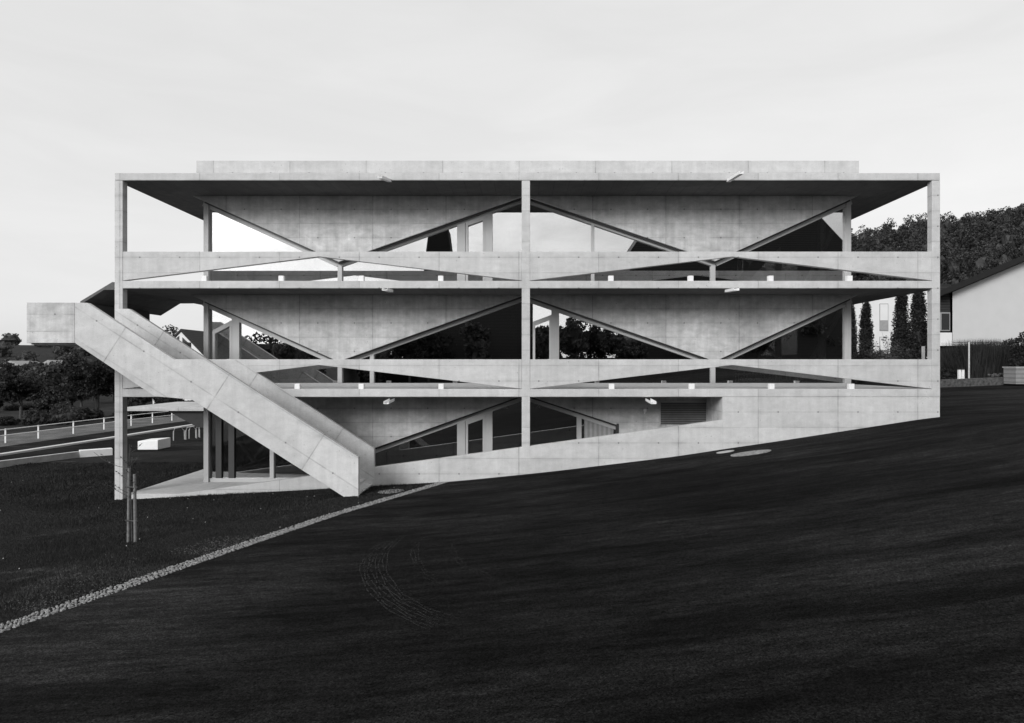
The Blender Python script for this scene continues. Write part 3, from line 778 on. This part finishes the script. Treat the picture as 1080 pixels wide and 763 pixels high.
# railing
fl = off_line(kerbl, 5.0)[1:6]
fn = empty('railing', (fl[1][0], fl[1][1], -4.5), 'white two-rail metal railing along the road on the left', 'railing')
L_ = [Vector((x,y,float(gz(x,y)))) for x,y in fl]
pos = [];
for a, b in zip(L_, L_[1:]):
    n_ = max(1, int((b-a).length/2.3))
    for k in range(n_): pos.append(a+(b-a)*k/n_)
for hgt in (.82, .48): MB().tube([p+Vector((0,0,hgt)) for p in pos], .028, 6).build('rail', 'white_block', fn)
for p in pos: MB().box(p.x-.032,p.x+.032,p.y-.032,p.y+.032,p.z-.1,p.z+.86).build('post', 'white_block', fn)

# sapling tied between two stakes
sx_, sy_ = ground_hit(139.5, 572); sz_ = float(gz(sx_, sy_)); k15 = (sy_+D)/720
sp = empty('young_tree', (sx_,sy_,sz_), 'thin bare young tree with a few leaves tied to its stakes in the lawn', 'tree')
m = MB(); m.tube([(sx_,sy_,sz_-.05),(sx_-.02,sy_,sz_+.8),(sx_-.07,sy_,sz_+1.5),(sx_-.06,sy_,sz_+2.15)], [.018,.014,.010,.004], 7)
tips = []
for k in range(16):
    h0 = random.uniform(.95,2.05); a = random.uniform(0,6.28); L = random.uniform(.15,.5)*(1.25-.3*h0)
    e = Vector((sx_-.05+math.cos(a)*L, sy_+math.sin(a)*L, sz_+h0+L*.8)); s0 = Vector((sx_-.05, sy_, sz_+h0)); m.tube([s0, (s0+e)/2+Vector((0,0,-.02)), e], [.006,.004,.002], 4)
    for q in range(5): tips.append(s0.lerp(e, random.uniform(.4,1.05)))
droop = [(sx_-.06,sy_,sz_+1.62),(sx_-.35,sy_+.05,sz_+1.66),(sx_-.62,sy_,sz_+1.8),(sx_-.85,sy_,sz_+1.98)]; m.tube(droop, [.008,.006,.005,.003], 5)
m.build('trunk', 'bark', sp)
link('foliage', quads_mesh('foliage', leaf_tris(np.array([t[:] for t in tips]+[(sx_-.5-.02*i, sy_, sz_+1.75+.02*i) for i in range(10)]), .035), 3), 'leaf_mid', sp)
for i, (o_, h) in enumerate(((-.085,1.62),(.10,1.50))):
    s = MB().tube([(sx_+o_*1.0,sy_-.05*i,sz_-.1),(sx_+o_*.8,sy_-.05*i,sz_+h)], [.035,.031], 10).build('wooden_stake', 'timber', None)
    s['label'] = ('taller pale round wooden stake left of the young tree','shorter pale wooden stake right of the young tree')[i]; s['category'] = 'stake'; s['group'] = 'stakes of the young tree'
tb = MB()
for h in (.48,1.22): tb.tube([(sx_-.14,sy_-.02,sz_+h),(sx_+.15,sy_-.06,sz_+h-.01)], .018, 6)
tb.build('tree_tie', 'bark', sp)

# inspection covers
def cover(px_, py_, rx, ry, label, mat='stone_cover'):
    x, y = ground_hit(px_, py_); bm = bmesh.new(); n_ = 36; c = []
    for rad, dz in ((1.0,.006),(1.0,.022),(.86,.024),(.85,.014),(.80,.014),(.79,.024)):
        c.append([bm.verts.new((x+rx*rad*math.cos(t)*(1+.02*math.sin(3*t)), y+ry*rad*math.sin(t), float(gz(x+rx*rad*math.cos(t), y+ry*rad*math.sin(t)))+dz)) for t in [2*math.pi*k/n_ for k in range(n_)]])
    for a, b in zip(c, c[1:]):
        for k in range(n_): bm.faces.new((a[k],a[(k+1)%n_],b[(k+1)%n_],b[k]))
    bm.faces.new(c[-1]); bmesh.ops.recalc_face_normals(bm, faces=bm.faces)
    me = bpy.data.meshes.new('manhole_cover'); bm.to_mesh(me); bm.free()
    setp(link('manhole_cover', me, mat), label, 'manhole cover')
plain('cover_iron', .24, .9, var=.8, scale=16)
cover(792, 478.5, .60, .42, 'large round pale manhole cover in the asphalt near the closed base wall', 'cover_iron')
cover(765, 477.2, .28, .20, 'small pale round cover left of the large manhole cover', 'kerb_stone')
cover(412.5, 519, .40, .42, 'pale stone cover in the grass at the foot of the stair')

# ------------------------------------------------------------------ right side: house, wall, hedge, cypresses
dh = 42.5; Yh = dh-D
HS = empty('white_house', (atd(1040,dh), Yh, -1.0), 'white rendered house with dark sloping roof at the right edge', 'house')
def H(x, y): return (atd(x,dh), azd(y,dh))
MB().prism([H(1004.6,361), H(1225,361), H(1225,262), H(1180,232), H(1004.6,302)], Yh, Yh+12).build('wall', 'render_white', HS)
MB().prism([H(986,300), H(1004.2,300), H(1004.2,361), H(986,361)], Yh+.2, Yh+11.8).build('recessed_wall', 'dark_boards', HS)
MB().prism([H(986,351), H(1004.4,351), H(1004.4,361.5), H(986,361.5)], Yh+.02, Yh+.19).build('balcony_wall', 'render_pale', HS)
MB().prism([H(985,361.6), H(1226,361.6), H(1226,365), H(985,365)], Yh-.06, Yh+12).build('base_ledge', 'render_pale', HS)
MB().prism([H(1000,365.2), H(1226,365.2), H(1226,404), H(1000,404)], Yh+.4, Yh+11.5).build('lower_wall', 'render_grey', HS)
MB().prism([H(985,365.2), H(1010,365.2), H(1010,404), H(985,404)], Yh+.2, Yh+.38).build('garage_door', 'house_dark', HS)
rf = MB(); rf.prism([H(984,308), H(1181,224.5), H(1182,230.5), H(984,314)], Yh-.7, Yh+12.8); rf.prism([H(1181,224.5), H(1400,320), H(1400,326), H(1182,230.5)], Yh-.7, Yh+12.8); rf.build('roof', 'house_dark', HS)
MB().box(*(H(1052,0)[0], H(1057,0)[0]), Yh-.5, Yh-.02, H(0,284)[1], H(0,280)[1]).build('purlin_end', 'house_dark', HS)
wn = MB().prism([H(993,329.5),H(1003.4,329.5),H(1003.4,349),H(993,349)], Yh+.12, Yh+.19).build('window', 'render_grey', HS)
MB().prism([H(994.2,330.7),H(1002.4,330.7),H(1002.4,348),H(994.2,348)], Yh+.10, Yh+.115).build('pane', 'dark_glass', wn)
plain('rubble', .07, .95, var=.7, scale=7)
strip('retaining_wall', [(atd(975,38),15.75),(atd(1073,38),15.75)], .3, .44, 'rubble', None, 'low dark stone retaining wall below the hedge at the right', 'wall')
wb = MB(); wx = atd(1070.5,37); wb.box(wx, wx+2.2, 14.4, 15.4, -1.0, azd(388,37)); wb2 = wb.build('timber_box', 'wood_boards', None, .02)
setp(wb2, 'grey boarded timber box at the right edge of the photo', 'box')
MB().box(wx-.04, wx+2.24, 14.36, 15.44, azd(388,37)+.002, azd(388,37)+.05).build('lid', 'kerb_stone', wb2).location = (0,0,0)
for o in list(HS.children)+[c for ch in HS.children for c in ch.children]:
    for v in o.data.vertices:
        v.co.x += .66*max(0.0, v.co.y - Yh - .3)
# garden lights beside the hedge
for i, px_ in enumerate((1011.8, 1015.2)):
    x = atd(px_, 39.0); zb = azd(395.5,39)
    t = empty('garden_light', (x,16.5,zb), ('white square garden light standing left of its twin before the hedge','white square garden light standing right of its twin before the hedge')[i], 'garden light', 'garden lights')
    MB().box(x-.07,x+.07,16.43,16.57,zb-.3,zb+.29).build('lantern', 'cloth_white', t, .01); MB().box(x-.09,x+.09,16.41,16.59,zb+.30,zb+.34).build('cap', 'steel_dark', t)
fp = MB().tube([(atd(1022,38.5),16,-1.2),(atd(1022,38.5),16,azd(361,38.5))], .045, 8).build('fence_post', 'galvanised'); setp(fp, 'tall slim grey post in front of the grassy hedge', 'post')
fp = MB().box(atd(972.4,44),atd(974.6,44),21.4,21.55,-1.2,azd(365.5,44)).build('fence_post', 'galvanised'); setp(fp, 'short pale post behind the parapet beside the right column', 'post')
# tall ornamental grass hedge
n = 5200; gx = rng.uniform(atd(1001,40.5), atd(1056,40.5), n); gy = rng.uniform(16.6,18.6,n); zb = np.full(n,-.9); u = (gx-gx.min())/(gx.max()-gx.min())
h = (azd(359,40.5)+.9)*(.78+.28*rng.random(n))*np.where(u<.12,.45+u*4.5,1.0); lean = rng.normal(0,.22,(n,2)); w = .022
V = np.zeros((n,3,3)); V[:,0] = np.stack([gx-w,gy,zb],-1); V[:,1] = np.stack([gx+w,gy,zb],-1); V[:,2] = np.stack([gx+lean[:,0]+(u<.2)*-.5*rng.random(n),gy+lean[:,1],zb+h],-1)
inner = ico_blob((atd(1030,40.5),17.6,.2),(1.3,.7,1.05),3,.05)
extra = np.concatenate([V.reshape(-1,3), inner, crown_verts((atd(1029,40.5),17.5,.25),(1.5,.8,.95),50,60,.10,core=0)])
setp(link('grass_hedge', quads_mesh('grass_hedge', extra, 3), 'leaf_dark'), 'tall dark grassy hedge in front of the white house', 'hedge')
bush('shrub', atd(1066,40), 17, -1.0, .95, .8, azd(352,40)+1.0, 'leaf_dark', 'leafy dark shrub overlapping the white house at the right edge', clumps=60, per=60, size=.10, core=.6)
bush('shrub', atd(1090,40), 16.8, -1.0, 1.3, .9, azd(347,40)+1.0, 'leaf_dark', 'taller leafy shrub cut by the right edge of the photo', clumps=60, per=60, size=.10, core=.65)
bush('shrub', atd(1004,40), 17.6, -1.0, .9, .6, .9, 'leaf_dark', 'low rounded bush in front of the garage door', clumps=40, per=50, size=.08)
for i, px_ in enumerate((1046,1052,1060)):
    bush('shrub', atd(px_,38.6), 16.1, -.62, .22, .15, .22, 'leaf_pale', ('small pale plant on the retaining wall, first from the left','small pale plant on the retaining wall, between two others','small pale plant on the retaining wall nearest the timber box')[i], clumps=8, per=30, size=.05, core=0)
# white block of flats behind
db = 62; Yb = db-D
def F(x,y): return (atd(x,db), azd(y,db))
FB = empty('apartment_building', (atd(930,db), Yb, -1), 'plain white building seen behind the cypresses through the right end of the frame', 'building')
MB().prism([F(868,415),F(1002,415),F(1002,303),F(868,303)], Yb, Yb+10).build('wall', 'render_pale', FB)
MB().prism([F(780,415),F(867.8,415),F(867.8,322),F(780,322)], Yb+.4, Yb+10).build('side_wall', 'render_grey', FB)
MB().prism([F(862,303.4),F(1006,303.4),F(1006,300.5),F(862,300.5)], Yb-.4, Yb+10.3).build('roof', 'house_dark', FB)
for x0,x1,y0,y1 in ((928,936,321,348.5),(928,936,356,376),(862.5,864.6,350,366),(847,853,333,345),(828,834,333,345),(958,966,321,348.5)):
    off = .4 if x1 < 868 else 0
    w = MB().prism([F(x0-.6,y0-.6),F(x1+.6,y0-.6),F(x1+.6,y1+.6),F(x0-.6,y1+.6)], Yb-.05+off, Yb-.002+off).build('window', 'render_grey', FB)
    MB().prism([F(x0,y0+.2),F(x1,y0+.2),F(x1,(y0+y1)/2+3.4),F(x0,(y0+y1)/2+3.4)], Yb-.08+off, Yb-.052+off).build('shutter', 'render_pale', w)
    MB().prism([F(x0,(y0+y1)/2+3.6),F(x1,(y0+y1)/2+3.6),F(x1,y1),F(x0,y1)], Yb-.07+off, Yb-.052+off).build('pane', 'shade_grey', w)
def cypress(px_, d, ty, wpx, label, mat='leaf_dark'):
    x = atd(px_,d); Yd = d-D; zb = float(gz(x,Yd))-.1; top = azd(ty,d); hh = top-zb; r = wpx/2*d/720
    t = empty('cypress_tree', (x,Yd,zb), label, 'cypress tree', 'cypresses behind the right end of the building')
    MB().tube([(x,Yd,zb-.2),(x,Yd,zb+hh*.5),(x,Yd,zb+hh*.9)], [.12,.08,.02]).build('trunk','bark',t)
    vs_ = []
    for k in range(210):
        u = rng.random()**.9; rad = r*(1-.72*u**2.2)*rng.uniform(.55,1.05); a = rng.uniform(0,6.28)
        c = np.array([x+math.cos(a)*rad, Yd+math.sin(a)*rad, zb+.15+u*hh*.95])
        p = rng.normal(size=(46,3))*np.array([.10,.10,.26])*.8; vs_.append(leaf_tris(c+p, .10))
    vs_.append(ico_blob((x,Yd,zb+hh*.45),(r*.55,r*.55,hh*.42),3,.08))
    link('crown', quads_mesh('crown', np.concatenate(vs_),3), mat, t)
cypress(913.5, 50, 321, 14, 'slim dark cypress standing alone in front of the white wall, nearest the corner post')
cypress(951, 48, 309, 22, 'broad tall cypress left of its neighbour beside the right column')
cypress(969, 47, 306, 22, 'tall dark cypress closest to the right column')
cypress(897, 52, 322, 13, 'cypress half hidden behind the glazed corner post')
cypress(886, 54, 330, 12, 'cypress seen only through the corner glass')
for px_, rp, ty, d, mt, lb in ((925,15,369,46,'leaf_mid','rounded bush above the right parapet, beside the slim cypress'),(945,18,365,46.5,'leaf_mid','wide bush above the right parapet under the white wall window'),(908,12,371,45,'leaf_dark','dark low bush next to the corner post'),(962,14,366,45,'leaf_dark','dark bush at the foot of the broad cypress'),(890,14,368,48,'leaf_dark','dark bush seen through the corner glass')):
    x = atd(px_,d); bush('shrub', x, d-D, -1.1, rp*d/720, .8, azd(ty,d)+1.1, mt, lb, clumps=50, per=50, size=.10)
x = atd(940,47.5); zb=-1.0; t = empty('slender_shrub', (x,25,zb), 'airy shrub with long arching twigs against the white wall', 'shrub'); m = MB(); tips = []
for k in range(22):
    a = random.uniform(-1.2,1.2); L = random.uniform(1.4,2.4); e = (x+math.sin(a)*L*.75, 25+random.uniform(-.3,.3), zb+1.5+math.cos(a)*L*.85)
    m.tube([(x,25,zb+.3),(x+math.sin(a)*L*.3,25,zb+1.2+math.cos(a)*L*.35),e], [.02,.012,.005], 4)
    for q in range(14): u_ = random.uniform(.35,1); tips.append((x+math.sin(a)*L*.75*u_+random.uniform(-.1,.1), 25+random.uniform(-.2,.2), zb+.9+(1.5-.9+math.cos(a)*L*.85)*u_+random.uniform(-.1,.1)))
m.build('stem','bark',t); link('foliage', quads_mesh('foliage', leaf_tris(np.array(tips),.085),3), 'leaf_mid', t)

# gabled house beyond the left bay
dg = 85; Yg = dg-D; xg = atd(190,dg)
def G(x,y): return (atd(x,dg), azd(y,dg))
GH = empty('gabled_house', (xg,Yg,-4.8), 'white gabled house with steep dark roof glimpsed behind the stair', 'house')
MB().prism([G(161,382),G(191,350.4),G(221,382),G(221,430),G(161,430)], Yg, Yg+14).build('wall','render_pale',GH)
m = MB()
for sgn in (-1,1):
    m.prism([G(191,347),G(191+sgn*34,381.0),G(191+sgn*34,383.8),G(191,349.8)], Yg-.10, Yg+15)
m.build('roof','roof_tiles',GH)
for pts in ([(186,357),(189,354.5),(189,362),(186,362)],[(192.5,356),(201.5,364.5),(201.5,369.5),(192.5,362)]):
    MB().prism([G(*p) for p in pts], Yg-.06, Yg-.003).build('window','dark_glass',GH)
# its roof slope carries on to the right
RH = empty('long_roofed_house', (atd(212,92),69.5,-4.8), 'long dark tiled roof to the right of the white gable', 'house')
def G2(x,y): return (atd(x,92), azd(y,92))
MB().box(G2(196,0)[0], G2(250,0)[0], 70.5, 80, -5, G2(0,372)[1]).build('wall','render_grey',RH)
MB().prism_x([(69.5,G2(0,379)[1]),(75.5,G2(0,351)[1]),(81.5,G2(0,379)[1]),(81.5,G2(0,382)[1]),(69.5,G2(0,382)[1])], G2(193,0)[0], G2(252,0)[0]).build('roof','roof_tiles',RH)
lt(182, 110, 346, 10, 'leaf_dark', 'tree top behind the steep gable', clumps=50, per=50, size=.25, cb=.1)
lt(205, 120, 351, 16, 'leaf_dark', 'line of foliage above the long dark roof', clumps=60, per=50, size=.28, cb=.1, lobes=2)
# pale houses on the far left slope
for px_, py_, d, w_, h_, lb in ((12,402,150,9,4.5,'pale house low on the slope at the far left'),(52,401,160,7,5,'light house between the trees left of the big dark tree'),(59,419.5,118,5,1.1,'low pale flat-roofed shed behind the trees left of the building')):
    x = atd(px_,d); z = azd(py_,d); zb = GLf(x,d-D); t = empty('distant_house', (x,d-D,zb), lb, 'house')
    MB().box(x-w_/2,x+w_/2,d-D,d-D+7,zb-1,z+h_*.5).build('wall','render_pale',t)
    if h_ > 2: MB().prism([(x-w_/2-.5,z+h_*.5),(x,z+h_*.5+2.2),(x+w_/2+.5,z+h_*.5)], d-D-.5, d-D+7.5).build('roof','shade_grey',t)
    else: MB().box(x-w_/2-.4,x+w_/2+.4,d-D-.4,d-D+7.4,z+h_*.5+.002,z+h_*.5+.16).build('roof','cloth_white',t)

# ------------------------------------------------------------------ the far side of the road, seen only mirrored in the glass
def mirror_x(px_, dist): return (px_-553)/720*dist
dm = 77; Ym = -(dm - (D+YG)) + YG       # object plane whose mirror image appears dm from the camera
def mp(x,y): return ((x-553)/720*dm, (386-y)/720*dm)
b1 = empty('large_barn', (mirror_x(760,dm), Ym, -3), 'large dark boarded barn mirrored in the right upper windows', 'barn')
MB().prism([mp(664,420),mp(900,420),mp(900,262),mp(664,270)], Ym-10, Ym).build('wall','dark_boards',b1)
MB().prism([mp(660,272),mp(905,272),mp(860,225),mp(690,228)], Ym-10.5, Ym+.3).build('roof','roof_tiles',b1)
b2 = empty('tower_house', (mirror_x(480,dm), Ym-2, -3), 'dark house with a flared tower roof mirrored in the upper left window', 'house')
MB().prism([mp(440,420),mp(562,420),mp(562,288),mp(440,286)], Ym-10, Ym).build('wall','dark_boards',b2)
MB().prism([mp(445.5,285.8),mp(475.8,285.8),mp(474,262),mp(471,240),mp(461,215),mp(451,240),mp(448,262)], Ym-4, Ym-1).build('roof','house_dark',b2)
b3 = empty('gabled_house', (mirror_x(340,dm), Ym, -3), 'pale gabled house mirrored in the lower left window', 'house')
MB().prism([mp(324,420),mp(362,420),mp(362,364),mp(343,353),mp(324,364)], Ym-8, Ym).build('wall','render_grey',b3)
MB().prism([mp(320,366.5),mp(343,352.5),mp(366,366.5),mp(366,364),mp(343,349),mp(320,364)], Ym-8.5, Ym+.4).build('roof','house_dark',b3)
for i,(px_,ty,w_) in enumerate(((250,352,40),(285,347,40),(318,349,34),(385,345,40),(452,330,34),(372,338,26),(400,350,30),(432,330,26),(470,322,28),(505,338,20),(522,333,18),(580,338,22),(604,325,24),(632,338,26),(662,345,30),(700,338,30),(740,330,30),(560,345,24),(235,360,18),(800,322,40),(860,330,34))):
    dq = dm-6+ (i*7)%12; x = (px_-553)/720*dq; Yq = -(dq-(D+YG))+YG; zb = float(gz(x,Yq)); Ht = (386-ty)/720*dq-zb
    if i < 21: tree('roadside_tree', x, Yq, zb, Ht, w_*dq/720, ('leaf_mid','leaf_dark','leaf_mid')[i%3], 'dark leafy tree mirrored in the windows of the middle floor', 'tree', clumps=44, per=46, size=.3, cb=.15, lobes=2, group='trees mirrored in the glass')
mv = MB().box(-60, 60, -59, -58.6, -3.5, 1.0).build('garden_wall', 'house_dark'); setp(mv, 'long dark garden wall mirrored low in the glazing', 'wall')

# ------------------------------------------------------------------ sky, sun, camera
SUN_EL, SUN_AZ = R(23), R(-33)    # azimuth measured from straight behind the camera towards its left
w = bpy.data.worlds.new('World'); sc.world = w; w.use_nodes = True; nt = w.node_tree; nt.nodes.clear()
def N(t, **k):
    n_ = nt.nodes.new(t)
    for a, b in k.items(): setattr(n_, a, b)
    return n_
sdir = Vector((math.sin(SUN_AZ)*math.cos(SUN_EL), -math.cos(SUN_AZ)*math.cos(SUN_EL), math.sin(SUN_EL)))
sky = N('ShaderNodeTexSky', sky_type='NISHITA'); sky.sun_disc = False; sky.sun_elevation = SUN_EL
sky.sun_rotation = math.atan2(sdir.x, sdir.y); sky.dust_density = 3.0; sky.air_density = 1.2
bw = N('ShaderNodeRGBToBW'); nt.links.new(sky.outputs[0], bw.inputs[0])
tc = N('ShaderNodeTexCoord')
mp_ = N('ShaderNodeMapping'); mp_.inputs['Scale'].default_value = (1.2,1.2,5.5); nt.links.new(tc.outputs['Generated'], mp_.inputs[0])
nz = N('ShaderNodeTexNoise'); nz.inputs['Scale'].default_value = 2.6; nz.inputs['Detail'].default_value = 8; nz.inputs['Roughness'].default_value = .55; nz.inputs['Distortion'].default_value = .5
nt.links.new(mp_.outputs[0], nz.inputs['Vector'])
mr = N('ShaderNodeMapRange'); mr.inputs['From Min'].default_value = .35; mr.inputs['From Max'].default_value = .75; mr.inputs['To Min'].default_value = 12.9; mr.inputs['To Max'].default_value = 14.2
nt.links.new(nz.outputs[0], mr.inputs[0])
mix = N('ShaderNodeMix'); mix.data_type = 'FLOAT'; mix.inputs[0].default_value = .50     # thin overcast veil over the clear sky
nt.links.new(bw.outputs[0], mix.inputs[2]); nt.links.new(mr.outputs[0], mix.inputs[3])
sx_yz = N('ShaderNodeSeparateXYZ'); nt.links.new(tc.outputs['Generated'], sx_yz.inputs[0])
nz2 = N('ShaderNodeTexNoise'); nz2.inputs['Scale'].default_value = 3.4; nz2.inputs['Detail'].default_value = 9; nz2.inputs['Roughness'].default_value = .6; nz2.inputs['Distortion'].default_value = .3
mp2 = N('ShaderNodeMapping'); mp2.inputs['Scale'].default_value = (1,1,2.6); nt.links.new(tc.outputs['Generated'], mp2.inputs[0]); nt.links.new(mp2.outputs[0], nz2.inputs['Vector'])
c1 = N('ShaderNodeMapRange'); c1.inputs['From Min'].default_value = .40; c1.inputs['From Max'].default_value = .64; c1.inputs['To Min'].default_value = .80; c1.inputs['To Max'].default_value = 1.14; nt.links.new(nz2.outputs[0], c1.inputs[0])
c2 = N('ShaderNodeMapRange'); c2.inputs['From Min'].default_value = .1; c2.inputs['From Max'].default_value = -.5; nt.links.new(sx_yz.outputs[1], c2.inputs[0])
c3 = N('ShaderNodeMix'); c3.data_type = 'FLOAT'; nt.links.new(c2.outputs[0], c3.inputs[0]); c3.inputs[2].default_value = 1.0; nt.links.new(c1.outputs[0], c3.inputs[3])
c4 = N('ShaderNodeMath', operation='MULTIPLY'); nt.links.new(mix.outputs[0], c4.inputs[0]); nt.links.new(c3.outputs[0], c4.inputs[1])
bg = N('ShaderNodeBackground'); bg.inputs['Strength'].default_value = .1; nt.links.new(c4.outputs[0], bg.inputs['Color'])
ow = N('ShaderNodeOutputWorld'); nt.links.new(bg.outputs[0], ow.inputs[0])
ld = bpy.data.lights.new('sun', 'SUN'); ld.energy = 2.5; ld.angle = R(22); ld.color = (1,1,1)
lo_ = bpy.data.objects.new('sun', ld); col.objects.link(lo_); lo_.rotation_euler = sdir.to_track_quat('Z','Y').to_euler(); lo_.location = (-20,-30,30)

cam = bpy.data.cameras.new('camera'); co = bpy.data.objects.new('camera', cam); col.objects.link(co)
co.location = (0, -D, 0); co.rotation_euler = (R(90), 0, 0)
cam.sensor_width = 36; cam.lens = 24; cam.shift_x = -13/1080; cam.shift_y = 4.5/1080; cam.clip_end = 2000; cam.clip_start = .1
sc.camera = co
sc.render.resolution_x = 1024; sc.render.resolution_y = 723
sc.view_settings.view_transform = 'Standard'; sc.view_settings.look = 'None'; sc.view_settings.exposure = 0.0; sc.view_settings.gamma = 1
